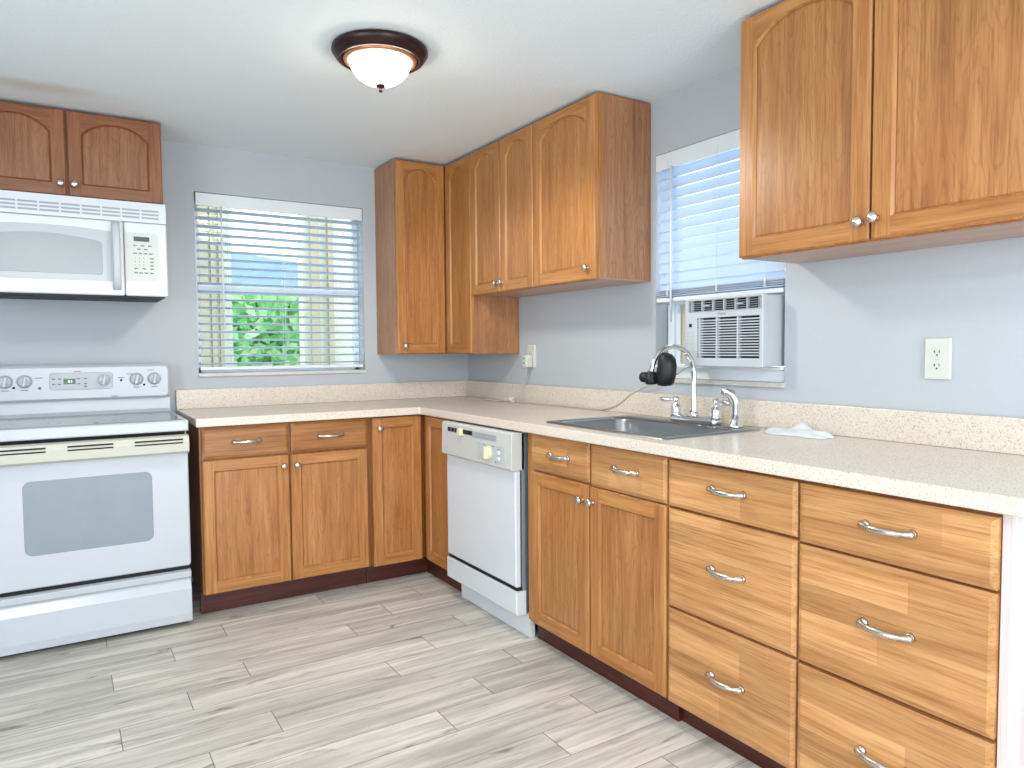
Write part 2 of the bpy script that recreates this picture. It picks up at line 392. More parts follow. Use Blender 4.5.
def window(idx, frame, u0, u1, z0, z1, sill_label, rail_z):
    fr = MB(); d0, d1 = -.135, -.095
    for a in ((u0, u1, z0, z0+.03), (u0, u1, z1-.03, z1)): fr.box(a[0], a[1], d0, d1, a[2], a[3])
    for a in ((u0, u0+.03), (u1-.03, u1)): fr.box(a[0], a[1], d0, d1, z0, z1)
    fr.box(u0+.02, u1-.02, d0+.01, d1+.008, rail_z-.022, rail_z+.022)
    root = bpy.data.objects.new('window_%d' % idx, None); COL.objects.link(root); root['kind'] = 'structure'
    if frame == 'B': root.location = (u0, 0, z0)
    else: root.location = (0, -u0, z0); root.rotation_euler = (0, 0, -PI/2)
    ORG[root] = (u0, 0, z0)
    fr.build('window_frame', 'vinyl', root, bevel=.003)
    for a, b in ((z0+.03, rail_z-.022), (rail_z+.022, z1-.03)):
        g = MB(); g.box(u0+.03, u1-.03, -.118, -.114, a, b); g.build('window_pane', 'glass', root)
    s = MB(); s.box(u0-.004, u1+.004, -.093, .014, z0-.016, z0+.002)
    s.build('window_sill', 'marble', root, bevel=.003)
    return root
window(1, 'B', W1[0], W1[1], W1[2], W1[3], '', 1.545)
w2 = window(2, 'R', -W2[1], -W2[0], W2[2], W2[3], '', 1.415)

# ------------------------------------------------------------------ hardware
def knob(parent, u, z, w):
    m = MB(); m.lathe((u, -w, z), (0, -1, 0), [(.009, 0), (.008, .004), (.0055, .009), (.006, .014), (.0135, .018), (.0155, .022), (.0145, .027), (.009, .0305), (0, .032)], 20)
    return m.build('knob', 'nickel', parent)
def pull(parent, u, z, w):
    m = MB(); L = .064
    pts = []; rad = []
    for i in range(25):
        t = -1+2*i/24; a = abs(t)
        d = .006 + .022*(1-a**2.6)
        pts.append((u+t*L, -(w+d), z - .002*(1-t*t)))
        rad.append(.0045 if a > .99 else .0098 if a > .86 else .0070 if a > .74 else .0050 if a > .60 else .0068 + .0016*math.cos(a/.60*PI/2))
    m.tube(pts, rad, 10)
    for sg in (-1, 1): m.lathe((u+sg*.055, -w, z-.001), (0, -1, 0), [(.012, 0), (.011, .005), (.008, .010)], 14)
    for sg in (-1, 1): m.lathe((u+sg*.036, -(w+.0205), z-.004), (1, 0, 0), [(.0050, -.003), (.0085, 0), (.0050, .003)], 12)
    return m.build('handle', 'nickel', parent)

# ------------------------------------------------------------------ cabinet doors and drawers
def arch_loop(u0, u1, z0, zs, rise, inset=0.0, n=18):
    a0, a1 = u0+inset, u1-inset; o = [(a0, z0+inset), (a1, z0+inset)]
    c = (a0+a1)/2; h = (a1-a0)/2
    for i in range(n+1):
        t = 1-2*i/n
        o.append((c+t*h, zs - inset*.6 + (rise*(1-abs(t)**2.2)**.85 if rise else 0)))
    return o
def door(parent, u0, u1, z0, z1, w, arch=False, knob_at=None, th=.02, fw=.056, mats=('oak_z', 'oak_x', 'panel_z'), label=None):
    """frame-and-panel door whose front face lies at depth w"""
    e, ch = .004, .007
    iu0, iu1, iz0 = u0+fw, u1-fw, z0+fw
    if arch:
        rise = .062; zs = z1-.036-rise; n = 22
    else:
        rise = 0; zs = z1-fw; n = 4
    m = MB(); out = [(u0, z0), (u1, z0), (u1, z1), (u0, z1)]; oi = off(out, e)
    m.loops([[(a, -(w-th), b) for a, b in out], [(a, -(w-e), b) for a, b in out], [(a, -w, b) for a, b in oi]], 0, False, True, False)
    L0 = arch_loop(iu0, iu1, iz0, zs, rise, 0, n); L1 = arch_loop(iu0, iu1, iz0, zs, rise, ch, n)
    f = lambda a, b: (a, -w, b)
    U0, U1, Z0, Z1 = oi[0][0], oi[1][0], oi[0][1], oi[2][1]
    m.face([f(U0, Z0), f(iu0, Z0), f(iu0, Z1), f(U0, Z1)], 0)
    m.face([f(iu1, Z0), f(U1, Z0), f(U1, Z1), f(iu1, Z1)], 0)
    m.face([f(iu0, Z0), f(iu1, Z0), f(iu1, iz0), f(iu0, iz0)], 1)
    top = L0[2:]
    for i in range(len(top)-1):
        a, b = top[i], top[i+1]
        m.face([f(*b), f(*a), f(a[0], Z1), f(b[0], Z1)], 1)
    nn = len(L0)
    for i in range(nn):
        k = (i+1) % nn
        m.face([(L0[i][0], -w, L0[i][1]), (L0[k][0], -w, L0[k][1]), (L1[k][0], -(w-.009), L1[k][1]), (L1[i][0], -(w-.009), L1[i][1])][::-1], 0)
    d = m.build('door', [mats[0], mats[1]], parent, label=label)
    p = MB(); L2 = off(L1, -.0015)
    p.loops([[(a, -(w-.016), b) for a, b in L2], [(a, -(w-.010), b) for a, b in L2]], 0)
    # shallow bead round the panel
    bd = off(L1, .006) 
    p.loops([[(a, -(w-.0101), b) for a, b in L1], [(a, -(w-.0085), b) for a, b in off(L1, .003)]], 0, False, False, True)
    p.build('door_panel', mats[2], d)
    if knob_at: knob(d, knob_at[0], knob_at[1], w)
    return d
def drawer(parent, u0, u1, z0, z1, w, mat='drawer', name='drawer', pull_at='mid', ch=.006):
    m = MB(); m.plate(rect(u0, u1, z0, z1), w-.02, w, ch, inset=off(rect(u0, u1, z0, z1), .012))
    d = m.build(name, mat, parent)
    if pull_at: pull(d, (u0+u1)/2 if pull_at == 'mid' else pull_at[0], (z0+z1)/2 if pull_at == 'mid' else pull_at[1], w)
    return d
def carcass(parent, u0, u1, z0, z1, w, mat='oak_z', name='carcass', openings=None, fmat='frame_dark'):
    m = MB(); m.box(u0, u1, .003, w-.018, z0, z1)
    c = m.build(name, mat, parent)
    m = MB(); m.box(u0, u1, w-.018, w, z0, z1)
    m.build('face_frame', fmat, parent)
    return c
def kick(parent, u0, u1, w, h=.088):
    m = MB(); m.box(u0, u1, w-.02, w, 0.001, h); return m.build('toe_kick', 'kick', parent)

FW, DW_ = .592, .612     # depth of face frame, of door fronts
ZT = .866
# --- base cabinet left of the corner
t = thing('base_cabinet', 'oak base cabinet beside the stove, two small drawers over two doors', 'cabinet', 'B', -1.702)
carcass(t, -1.702, -.905, .110, .873, .60, 'frame_dark')  # dark side colour stands in for the shaded gap beside the stove
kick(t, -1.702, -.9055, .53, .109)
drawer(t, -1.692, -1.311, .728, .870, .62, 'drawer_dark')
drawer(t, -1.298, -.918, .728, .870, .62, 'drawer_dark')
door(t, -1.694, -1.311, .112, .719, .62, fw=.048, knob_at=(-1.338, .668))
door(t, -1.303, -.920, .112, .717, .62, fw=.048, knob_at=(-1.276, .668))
# --- corner base cabinet: two leaves that meet in the corner
t = thing('corner_cabinet', 'corner oak base cabinet with folding two-leaf door and single round knob', 'cabinet', 'B', -.905)
m = MB()
m.box(-.903, -.003, .003, .578, .106, .873); m.box(-.578, -.003, .578, .925, .106, .873)
m.build('carcass', 'oak_z', t)
m = MB(); m.box(-.903, -.575, .578, .598, .106, .873); m.build('face_frame', 'frame_dark', t)
m = MB(); m.box(-.598, -.579, .60, .925, .106, .873); m.build('face_frame', 'frame_dark', t)
door(t, -.892, -.622, .106, .868, .622, fw=.05, knob_at=(-.858, .815))
# the second leaf lies along the right-hand run
def build_leaf(parent, mats, u0, u1, z0, z1, w, arch, fw):
    h = bpy.data.objects.new('tmp', None)
    n0 = set(bpy.data.objects); ORG[h] = (0, 0, 0)
    d = door(h, u0, u1, z0, z1, w, arch=arch, fw=fw, mats=mats)
    pan = [c for c in d.children][0]
    R = Matrix.Rotation(-PI/2, 4, 'Z'); T = Matrix.Translation(-Vector(ORG[parent]))
    for o in (d, pan): o.data.transform(T @ R)
    d.parent = parent; ORG[d] = ORG[parent]; bpy.data.objects.remove(h)
    return d
build_leaf(t, ('oak_z', 'oak_y', 'panel_z'), .640, .915, .106, .868, .612, False, .05)
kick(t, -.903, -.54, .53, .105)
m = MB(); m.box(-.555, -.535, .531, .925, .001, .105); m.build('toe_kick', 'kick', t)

# --- sink base
t = thing('sink_cabinet', 'oak sink cabinet with two doors under two false drawer fronts with pulls', 'cabinet', 'R', 1.6)
m = MB(); m.box(1.602, 2.413, .003, FW-.018, .088, .70); m.build('carcass', 'oak_z', t)
m = MB(); m.box(1.592, 2.413, FW-.018, FW, .088, .873); m.build('face_frame', 'oak_z', t)
kick(t, 1.603, 2.414, .555)
drawer(t, 1.641, 2.020, .727, .869, DW_, 'drawer', 'false_drawer_front', (1.84, .800))
drawer(t, 2.028, 2.411, .718, .867, DW_, 'drawer', 'false_drawer_front', (2.222, .800))
door(t, 1.643, 2.019, .093, .717, DW_, fw=.05, knob_at=(1.985, .66))
door(t, 2.026, 2.410, .093, .714, DW_, fw=.05, knob_at=(2.045, .66))
# --- drawer bases
for k, (u0, u1, lab) in enumerate(((2.4155, 2.8875, 'oak three-drawer base cabinet between the sink doors and the end unit'), (2.8885, 3.357, 'oak three-drawer base cabinet at the open end of the run, pale side panel'))):
    t = thing('drawer_cabinet', lab, 'cabinet', 'R', u0, group='three-drawer base cabinets')
    carcass(t, u0, u1, .088, .873, FW)
    kick(t, u0, u1, .54-.015*k)
    zz = ((.718, .862), (.400, .709), (.090, .391)) if k == 0 else ((.710, .861), (.398, .703), (.088, .388))
    hz = (.800, .563, .246) if k == 0 else (.792, .556, .244)
    hu = 2.658 if k == 0 else 3.128
    for (a, b), h in zip(zz, hz): drawer(t, u0+.003, u1-.003, a, b, DW_, 'drawer', 'drawer', (hu, h))
    if k == 1:
        m = MB(); m.box(3.3575, 3.375, .003, FW+.004, .001, .873); m.build('side_panel', 'endpanel', t, label='pale side panel with glare in its colour')

# --- countertop with backsplash
SK = (-.555, -.10, -2.345, -1.69)  # sink cut-out x0 x1 y0 y1
xs = [-1.718, -.640, SK[0], SK[1], -.003]; ys = [-3.41, SK[2], SK[3], -.646, -.003]
def ins(a, b):
    if SK[0] < a < SK[1] and SK[2] < b < SK[3]: return False
    return b > -.646 or a > -.640
ct = slab(xs, ys, ins, .876, .914)
t = thing('countertop', 'L-shaped speckled beige laminate worktop with backsplash along both walls', 'countertop', 'B', 0)
ct.build('worktop', 'counter', t, bevel=.004)
m = MB(); m.box(-1.718, -.0225, .003, .022, .9145, 1.014); m.build('backsplash', 'counter', t, bevel=.002)
m = MB(); m.box(-.022, -.003, .003, 3.41, .9145, 1.014); m.build('backsplash', 'counter', t, bevel=.002)

# ------------------------------------------------------------------ wall cabinets
ZC, ZS, CT = 1.188, 1.502, 2.272
def wallcab(t, u0, u1, z0, z1, w, side='side_z', fr='oak_z'):
    m = MB(); m.box(u0, u1, .003, w-.02, z0+.006, z1)
    m.build('carcass', side, t)
    m = MB(); m.box(u0+.001, u1-.001, .004, w-.021, z0+.002, z0+.0055); m.build('bottom_panel', 'bottom_y', t)
    m = MB(); m.box(u0, u1, w-.02, w, z0, z1); m.build('face_frame', fr, t)
# above the microwave
t = thing('wall_cabinet', 'small reddish-brown oak wall cabinet with arched doors above the microwave', 'cabinet', 'B', -2.545, 0, 1.893, group='oak wall cabinets')
wallcab(t, -2.545, -1.785, 1.893, CT, .312, 'brown_z', 'brown_z')
BR = ('brown_z', 'brown_x', 'brown_panel')
door(t, -2.543, -2.168, 1.897, 2.266, .332, True, (-2.190, 1.946), fw=.052, mats=BR)
door(t, -2.160, -1.787, 1.897, 2.266, .332, True, (-2.138, 1.946), fw=.052, mats=BR)
# corner wall cabinet
t = thing('corner_wall_cabinet', 'tall corner oak wall cabinet with folding arched two-leaf door', 'cabinet', 'B', -.615, 0, ZC)
m = MB(); m.box(-.615, -.003, .003, .292, ZC, CT); m.box(-.293, -.003, .292, .615, ZC, CT); m.build('carcass', 'side_z', t)
door(t, -.612, -.316, ZC+.003, CT-.008, .314, True, (-.575, 1.234), fw=.05)
build_leaf(t, ('oak_z', 'oak_y', 'panel_z'), .318, .612, ZC+.003, CT-.008, .313, True, .05)
# double and single cabinet of the short row
t = thing('wall_cabinet', 'oak wall cabinet with two narrow arched doors next to the tall corner cabinet', 'cabinet', 'R', .6155, 0, ZS, group='oak wall cabinets')
wallcab(t, .6155, 1.222, ZS, CT, .293)
door(t, .618, .920, ZS+.002, CT-.008, .313, True, (.893, 1.549), fw=.05)
door(t, .925, 1.219, ZS+.002, CT-.008, .313, True, (.949, 1.549), fw=.05)
t = thing('wall_cabinet', 'single-door arched oak wall cabinet with bare wood side left of the window blind', 'cabinet', 'R', 1.2225, 0, ZS, group='oak wall cabinets')
wallcab(t, 1.2225, 1.687, ZS, CT, .293)
door(t, 1.225, 1.684, ZS+.002, CT-.008, .313, True, (1.640, 1.553), fw=.055)
t = thing('wall_cabinet', 'large oak wall cabinet at upper right with two wide arched doors', 'cabinet', 'R', 2.433, 0, ZS, group='oak wall cabinets')
wallcab(t, 2.433, 3.342, ZS, CT, .293)
door(t, 2.435, 2.884, ZS+.004, CT-.006, .313, True, (2.863, 1.556), fw=.055)
door(t, 2.890, 3.339, ZS+.004, CT-.006, .313, True, (2.907, 1.562), fw=.055)

# ------------------------------------------------------------------ range
u0, u1 = -2.514, -1.752
t = thing('stove', 'white freestanding electric range with ceramic cooktop and backguard controls', 'stove', 'B', u0)
m = MB(); m.box(u0+.004, u1-.004, .02, .615, .03, .868); m.box(u0+.02, u1-.02, .05, .59, .001, .03)
m.build('body', 'white', t)
m = MB(); m.box(u0+.01, u1-.01, .612, .63, .84, .87); m.build('cooktop_gap_shade', 'darkgap', t)  # dark strip put in for the shade of the gap under the cooktop
m = MB(); m.box(u0+.006, u1-.006, .6, .632, .235, .27); m.build('drawer_gap_shade', 'darkgap', t)  # dark strip drawn for the shade between oven door and drawer
m = MB(); m.plate([(u0, .868), (u1, .868), (u1, .914), (u0, .914)], .06, .675, .004)
m.build('cooktop_frame', 'white', t, bevel=.004)
m = MB(); m.box(u0+.022, u1-.022, .115, .635, .9135, .9165); g = m.build('cooktop', 'cooktop', t)
for cu, cw, r in ((-2.33, .49, .11), (-1.95, .50, .085), (-2.33, .24, .085), (-1.95, .25, .10)):
    b = MB(); n = 40
    for q in (r, r*.62):
        rings = [[(cu+a*math.cos(2*PI*j/n), -cw+a*math.sin(2*PI*j/n), .9168) for j in range(n)] for a in (q, q-.003)]
        b.loops(rings, 0, False, False, False)
    b.build('burner_ring', 'burner', g)
m = MB(); m.box(-2.105, -2.09, .585, .60, .9165, .9172); m.build('sensor_mark', 'black', g)
# oven door
m = MB(); m.plate(rrect(u0+.003, u1-.003, .272, .835, .012, 3), .618, .655, .005); d = m.build('oven_door', 'white', t)
m = MB(); m.plate(rrect(-2.358, -1.899, .404, .702, .028, 6), .654, .6565, .0015); m.build('oven_window', 'ovenglass', d)
m = MB(); zc = .805
prof = [(.655, .776), (.690, .774), (.705, .784), (.708, .824), (.700, .848), (.680, .853), (.655, .853)]
m.loops([[(u, -a, b) for a, b in prof] for u in (u0+.004, u1-.004)], 0)
for c, L in ((-2.36, .085), (-2.122, .080), (-1.872, .092)):
    for z in (.822, .836): m.box(c-L, c+L, .700, .7085, z-.003, z+.003, 1)
m.build('oven_handle', ['bisque', 'darkgap'], d, label='bisque coloured door handle band with slots')
# drawer with concave lip
m = MB(); pr = [(.62, .022), (.655, .024), (.660, .06), (.658, .17), (.645, .205), (.645, .212), (.658, .222), (.660, .247), (.64, .252), (.62, .252)]
m.loops([[(u, -a, b) for a, b in pr] for u in (u0+.004, u1-.004)], 0); m.build('storage_drawer', 'white', t, bevel=.002)
m = MB(); m.box(u0+.02, u1-.02, .56, .60, .001, .03); m.build('kick_shadow', 'darkgap', t)
# backguard
m = MB(); pr = [(.02, .9145), (.095, .9145), (.078, .93), (.074, .985), (.02, .985)]
m.loops([[(u, -a, b) for a, b in pr] for u in (u0+.002, u1-.002)], 0); m.build('backguard', 'white', t)
cp = rrect(u0, u1, .984, 1.152, .028, 6); cpin = off(cp, .012)
m = MB(); m.plate(cp, .02, .105, .012, inset=cpin)
pan = m.build('control_panel', 'white', t)
m = MB(); m.loops([[(a, -.1051, b) for a, b in rrect(u0+.03, u1-.03, 1.006, 1.134, .012, 4)], [(a, -.1035, b) for a, b in rrect(u0+.036, u1-.036, 1.010, 1.129, .01, 4)]], 0, False, False, True)
def face_text(body, u, z, w, size, mat, parent, name='lettering', align='CENTER', frame='B'):
    c = bpy.data.curves.new(name, 'FONT'); c.body = body; c.size = size; c.extrude = .0002; c.align_x = align; c.align_y = 'CENTER'; c.materials.append(M[mat])
    tmp = bpy.data.objects.new(name, c); COL.objects.link(tmp)
    me = bpy.data.meshes.new_from_object(tmp.evaluated_get(bpy.context.evaluated_depsgraph_get()))
    bpy.data.objects.remove(tmp)
    o = bpy.data.objects.new(name, me); COL.objects.link(o)
    o3 = ORG[parent]
    me.transform(Matrix.Translation((u-o3[0], -w-o3[1], z-o3[2])) @ Matrix.Rotation(PI/2, 4, 'X'))
    o.parent = parent; ORG[o] = o3
    if not me.materials: me.materials.append(M[mat])
    return o
def stove_knob(u, z):
    m = MB()
    ring = [(.0325, .0), (.0325, .0012), (.031, .0012)]
    m.lathe((u, -.105, z), (0, -1, 0), [(.031, 0), (.031, .0012)], 28, 1)
    m.lathe((u, -.105, z), (0, -1, 0), [(.026, .001), (.026, .010), (.023, .014), (0, .0145)], 28, 0)
    # raised grip
    a = .18
    c, s_ = math.cos(a), math.sin(a)
    L = [(-.007, -.024), (.007, -.024), (.006, .024), (-.006, .024)]
    P = [(u+x*c+z_*s_, z-x*s_+z_*c) for x, z_ in L]
    m.plate(P, .118, .132, .003)
    return m.build('knob', ['white', 'greyplastic'], pan)
for x in (-2.43, -2.357, -2.042, -1.903, -1.825): stove_knob(x, 1.080)
m = MB(); m.plate(rrect(-2.262, -2.004, 1.036, 1.116, .014, 4), .1049, .1062, .0005); cl = m.build('clock_panel', 'greyplastic', pan)
m = MB(); m.plate(rrect(-2.260, -2.006, 1.038, 1.114, .013, 4), .106, .1068, .0004); m.build('clock_face', 'white2', pan)
m = MB(); m.plate(rect(-2.206, -2.158, 1.063, 1.089), .1066, .1076); dd = m.build('clock_display', 'ledback', pan)
m = MB(); m.box(-2.188, -2.180, .1074, .1079, 1.071, 1.081); m.build('lit_segment', 'leddigits', dd)
m = MB(); m.box(-2.176, -2.172, .1074, .1079, 1.071, 1.081); m.build('lit_segment', 'leddigits', dd)
for gx, gz in [(a, b) for a in (-2.245, -2.222, -2.145, -2.118) for b in (1.088, 1.064)] + [(-2.118, 1.050)]:
    m = MB(); m.box(gx-.006, gx+.006, .1066, .1072, gz-.003, gz+.003); m.build('touch_button', 'ink', pan)
for a, b in ((-2.43, 1.040), (-2.357, 1.040), (-1.903, 1.040), (-1.825, 1.040), (-1.93, 1.105), (-1.84, 1.122), (-2.15, 1.122), (-2.0, 1.0), (-2.301, 1.095), (-1.969, 1.088)):
    m = MB(); m.box(a-.014, a+.014, .1049, .1056, b-.0018, b+.0018); m.build('printed_mark', 'ink', pan)
m = MB(); m.lathe((-2.300, -.105, 1.048), (0, -1, 0), [(.007, 0), (.007, .001)], 16); m.build('printed_mark', 'ink', pan)
for a, b in ((-2.398, 1.053), (-1.969, 1.076), (-1.87, 1.051)):
    m = MB(); m.lathe((a, -.105, b), (0, -1, 0), [(.0055, 0), (.0055, .0015), (0, .002)], 12); m.build('indicator_lamp', 'black', pan)

# ------------------------------------------------------------------ microwave
u0, u1 = -2.546, -1.784
t = thing('microwave', 'white over-the-range microwave hung below the small brown wall cabinet', 'microwave', 'B', u0, 0, 1.462)
m = MB(); m.box(u0, u1, .004, .372, 1.470, 1.885); m.build('body', 'white2', t, bevel=.004)
m = MB(); m.box(u0+.01, u1-.01, .02, .385, 1.460, 1.4695); m.box(-2.45, -2.3, .08, .30, 1.457, 1.461); m.box(-2.05, -1.9, .08, .30, 1.457, 1.461); m.build('underside_panel', 'slot', t)
m = MB(); m.box(u0, u1, .372, .392, 1.796, 1.885)
for z in (1.849, 1.833, 1.817):
    for i in range(9):
        a = -2.50 + i*.077
        if a+.07 > u1: break
        m.box(a, a+.070, .391, .3928, z-.004, z+.004, 1)
m.build('vent_grille', ['white_bright', 'greyplastic'], t)
m = MB(); m.plate(rrect(u0, -1.9595, 1.464, 1.793, .008, 3), .373, .400, .005); d = m.build('door', 'white_bright', t)
m = MB(); o = [(-2.50, 1.525), (-2.008, 1.525), (-2.008, 1.745)] + [(-2.008-.492*i/10, 1.745+.012*math.sin(PI*i/10)) for i in range(1, 11)]
m.plate(o, .399, .4015, .001); m.build('window_surround', 'mwsurround', d)
m = MB(); o = [(-2.475, 1.560), (-2.47, 1.552), (-2.05, 1.552), (-2.043, 1.560), (-2.043, 1.690), (-2.05, 1.698)] + [(-2.05-.425*i/12, 1.698+.024*math.sin(PI*i/12)) for i in range(1, 12)] + [(-2.475, 1.69)]
m.plate(o, .401, .4028, .001); m.build('window', 'mwglass', d)
m = MB(); pts = []; rad = []
N = 15
rings = []
for i in range(N):
    s_ = -1+2*i/(N-1); z = 1.638+s_*.150; dd_ = .404+.030*(1-s_**4); uu_ = -1.990
    hw = .016; hh = .009
    rings.append([(uu_+hw*math.cos(a), -(dd_+hh*math.sin(a)), z) for a in [2*PI*j/12 for j in range(12)]])
m.loops(rings, 0, True); 
m.build('handle', 'white2', d)
m = MB(); m.plate(rrect(-1.9565, u1, 1.464, 1.793, .008, 3), .373, .400, .005); cpn = m.build('control_panel', 'white_bright', t)
m = MB(); m.plate(rrect(-1.955, -1.820, 1.531, 1.747, .014, 4), .399, .4012, .0006); kp = m.build('keypad', 'console', cpn, label='pale grey-cream keypad plate')
m = MB(); m.plate(rect(-1.919, -1.856, 1.709, 1.730), .401, .402); m.build('display', 'lcd', kp)
m = MB()
for z, us in ((1.690, (-1.915, -1.885, -1.855)), (1.674, (-1.90, -1.872)), (1.655, (-1.915, -1.894, -1.873, -1.852)), (1.634, (-1.848,)), (1.618, (-1.848,)), (1.602, (-1.848,)), (1.587, (-1.913, -1.88, -1.848)), (1.568, (-1.913, -1.893, -1.872, -1.85))):
    for x in us:
        m = MB(); m.box(x-.0075, x+.0075, .4010, .4016, z-.0028, z+.0028); m.build('key_legend', 'ink', kp)
for i, z in enumerate((1.634, 1.618, 1.602)):
    for j, x in enumerate((-1.915, -1.898, -1.881)): face_text(str(i*3+j+1), x, z, .4014, .011, 'ink', kp, 'key_digit')

# ------------------------------------------------------------------ dishwasher
a0, a1 = .952, 1.582
t = thing('dishwasher', 'white built-in dishwasher under the worktop between corner and sink cabinets', 'dishwasher', 'R', a0)
m = MB(); m.box(a0+.02, a1-.012, .03, .598, .10, .868); m.build('tub', 'rubber', t)
m = MB(); m.box(a0+.008, a1-.002, .600, .614, .20, .866); m.build('inner_door', 'rubber', t)
m = MB(); m.plate(rect(a0+.006, a1-.006, .222, .708), .622, .645, .004); d = m.build('door', 'white_bright', t)
pr = [(.60, .712), (.655, .708), (.668, .716), (.664, .862), (.655, .868), (.60, .868)]
m = MB(); m.loops([[(u, -a, b) for a, b in pr] for u in (a0-.004, a1-.002)], 0)
c = m.build('control_console', 'console', t, bevel=.003)
m = MB(); m.box(1.015, 1.25, .660, .6665, .826, .846, 0); m.build('latch_slot', 'darkgap', c)
for k in range(3):
    m = MB(); m.box(1.045+k*.034, 1.049+k*.034, .662, .6672, .824, .848); m.build('slot_divider', 'greyplastic', c)
m = MB(); m.box(1.255, 1.46, .664, .6675, .822, .846); m.build('vent_cover', 'greyplastic', c)
m = MB(); m.plate(rrect(1.130, 1.165, .816, .850, .006, 3), .664, .682, .004); m.build('door_latch', 'cream', c, label='cream latch lever')
m = MB(); m.plate(rrect(1.30, 1.535, .728, .806, .008, 3), .666, .6682, .0005); m.build('dial_plate', 'white2', c)
m = MB(); m.lathe((1.400, -.668, .768), (0, -1, 0), [(.030, 0), (.028, .006), (.020, .009), (0, .010)], 24)
m.plate([(1.390, .742), (1.408, .742), (1.410, .794), (1.392, .794)], .675, .692, .003); m.build('cycle_dial', 'cream', c, label='cream rotary dial')
for z in (.775, .750):
    m = MB(); m.plate(rrect(1.475, 1.493, z-.006, z+.008, .004, 3), .668, .674, .001); m.build('push_button', 'white_bright', c)
for a, z, q, h in ((1.36, .798, .012, .0015), (1.44, .798, .012, .0015), (1.485, .790, .012, .0015), (1.36, .736, .012, .0015), (1.461, .734, .003, .004)):
    m = MB(); m.box(a-q, a+q, .668, .6688, z-h, z+h); m.build('printed_mark', 'ink', c)
m = MB(); m.plate(rect(a0, a1+.002, .106, .205), .60, .648, .004); m.build('access_panel', 'white_bright', t)
m = MB(); m.box(a0+.03, a1+.006, .56, .585, .002, .105); m.build('toe_panel', 'white_bright', t)
m = MB(); m.box(a0+.01, a1-.006, .60, .64, .207, .219); m.build('gap_shadow', 'darkgap', t)

# ------------------------------------------------------------------ sink, faucet, sprayer
def ring_loop(u0, u1, w0, w1, r, z, n=5): return [(a, -b, z) for a, b in rrect(u0, u1, w0, w1, r, n)]
t = thing('sink', 'stainless steel single-bowl drop-in sink set in the beige worktop', 'sink', 'R', 2.02, .33, .914)
m = MB()
U0, U1, V0, V1 = 1.675, 2.360, .085, .568
rings = [ring_loop(U0, U1, V0, V1, .02, .9145), ring_loop(U0+.004, U1-.004, V0+.004, V1-.004, .02, .9205), ring_loop(U0+.018, U1-.018, V0+.018, V1-.018, .02, .9205),
         ring_loop(U0+.024, U1-.024, .185, V1-.024, .05, .918), ring_loop(U0+.030, U1-.030, .191, V1-.030, .055, .905), ring_loop(U0+.040, U1-.040, .20, V1-.040, .06, .79),
         ring_loop(U0+.06, U1-.06, .22, V1-.06, .06, .765), ring_loop(U0+.27, U1-.27, .33, V1-.17, .02, .758)]
rings = [r[::-1] for r in rings]
m.loops(rings, 0, True, False, True)
m.build('basin', 'steel', t)
m = MB(); m.lathe((2.0175, -.37, .7585), (0, 0, 1), [(.055, 0), (.055, .002), (.04, .001), (.012, .0005)], 24); m.build('drain', 'chrome', t)
FZ = .9212
t = thing('faucet', 'chrome high-arc two-handle kitchen faucet standing at the back of the sink', 'faucet', 'R', 2.07, .13, FZ)
m = MB(); m.plate(rrect(0, 1, 0, 1, .3, 2), 0, 1) if False else None
m.loops([[(a, -b, z) for a, b in rrect(1.955+i, 2.195-i, .105+i, .155-i, .02, 5)] for z, i in ((FZ, 0), (FZ+.018, .001), (FZ+.026, .008))], 0, True)
m.build('deck_bridge', 'chrome', t)
m = MB(); su, sw = 2.066, .128
pts = [(su, -sw, z) for z in (.945, .96, .98, 1.02, 1.06, 1.10)]
rad = [.017, .0165, .0145, .012, .0112, .011]
R_ = .112
for i in range(1, 21):
    a = PI*i/20*1.03; pts.append((su, -(sw+R_-R_*math.cos(a)), 1.105+R_*math.sin(a))); rad.append(.011 - .0015*i/20)
m.tube(pts, rad, 16); m.lathe((su, -sw, FZ+.02), (0, 0, 1), [(.021, 0), (.020, .012), (.017, .022)], 20)
m.build('spout', 'chrome', t)
m = MB(); m.lathe((su, -(sw+.014), .962), (0, -1, 0), [(.007, 0), (.0065, .002), (0, .0025)], 12); m.build('spout_mark', 'black', t)
for hu, sg in ((1.972, -1), (2.178, 1)):
    m = MB(); z = FZ+.02
    m.lathe((hu, -.13, z), (0, 0, 1), [(.022, 0), (.022, .012), (.017, .017), (.0215, .028), (.018, .040), (.010, .048), (.009, .054), (.0135, .060), (.014, .068), (.010, .076), (0, .079)], 20)
    base = m.build('handle_base', 'chrome', t)
    m = MB(); dirx = Vector((sg*.82, -.40 if sg < 0 else .1, 0)).normalized()
    p0 = Vector((hu, -.13, z+.064)); pts = [p0+dirx*q for q in (.0, .012, .02, .03, .045, .06, .067)]
    m.tube(pts, [.006, .0055, .0065, .0095, .0105, .0085, .004], 12); m.build('lever', 'chrome', base)
t = thing('side_sprayer', 'chrome curved pull-out side sprayer right of the faucet handles', 'sprayer', 'R', 2.275, .135, FZ)
m = MB(); m.lathe((2.275, -.135, FZ), (0, 0, 1), [(.029, 0), (.029, .005), (.020, .012), (.017, .022), (.014, .028)], 20); m.build('holder', 'chrome', t)
m = MB(); pts = [(2.275, -.135, FZ+.024), (2.275, -.135, FZ+.05), (2.276, -.135, FZ+.075), (2.275, -.138, FZ+.098), (2.268, -.148, FZ+.118), (2.256, -.162, FZ+.130), (2.244, -.175, FZ+.132)]
m.tube(pts, [.012, .0135, .015, .019, .019, .016, .013], 14); m.build('spray_head', 'chrome', t)
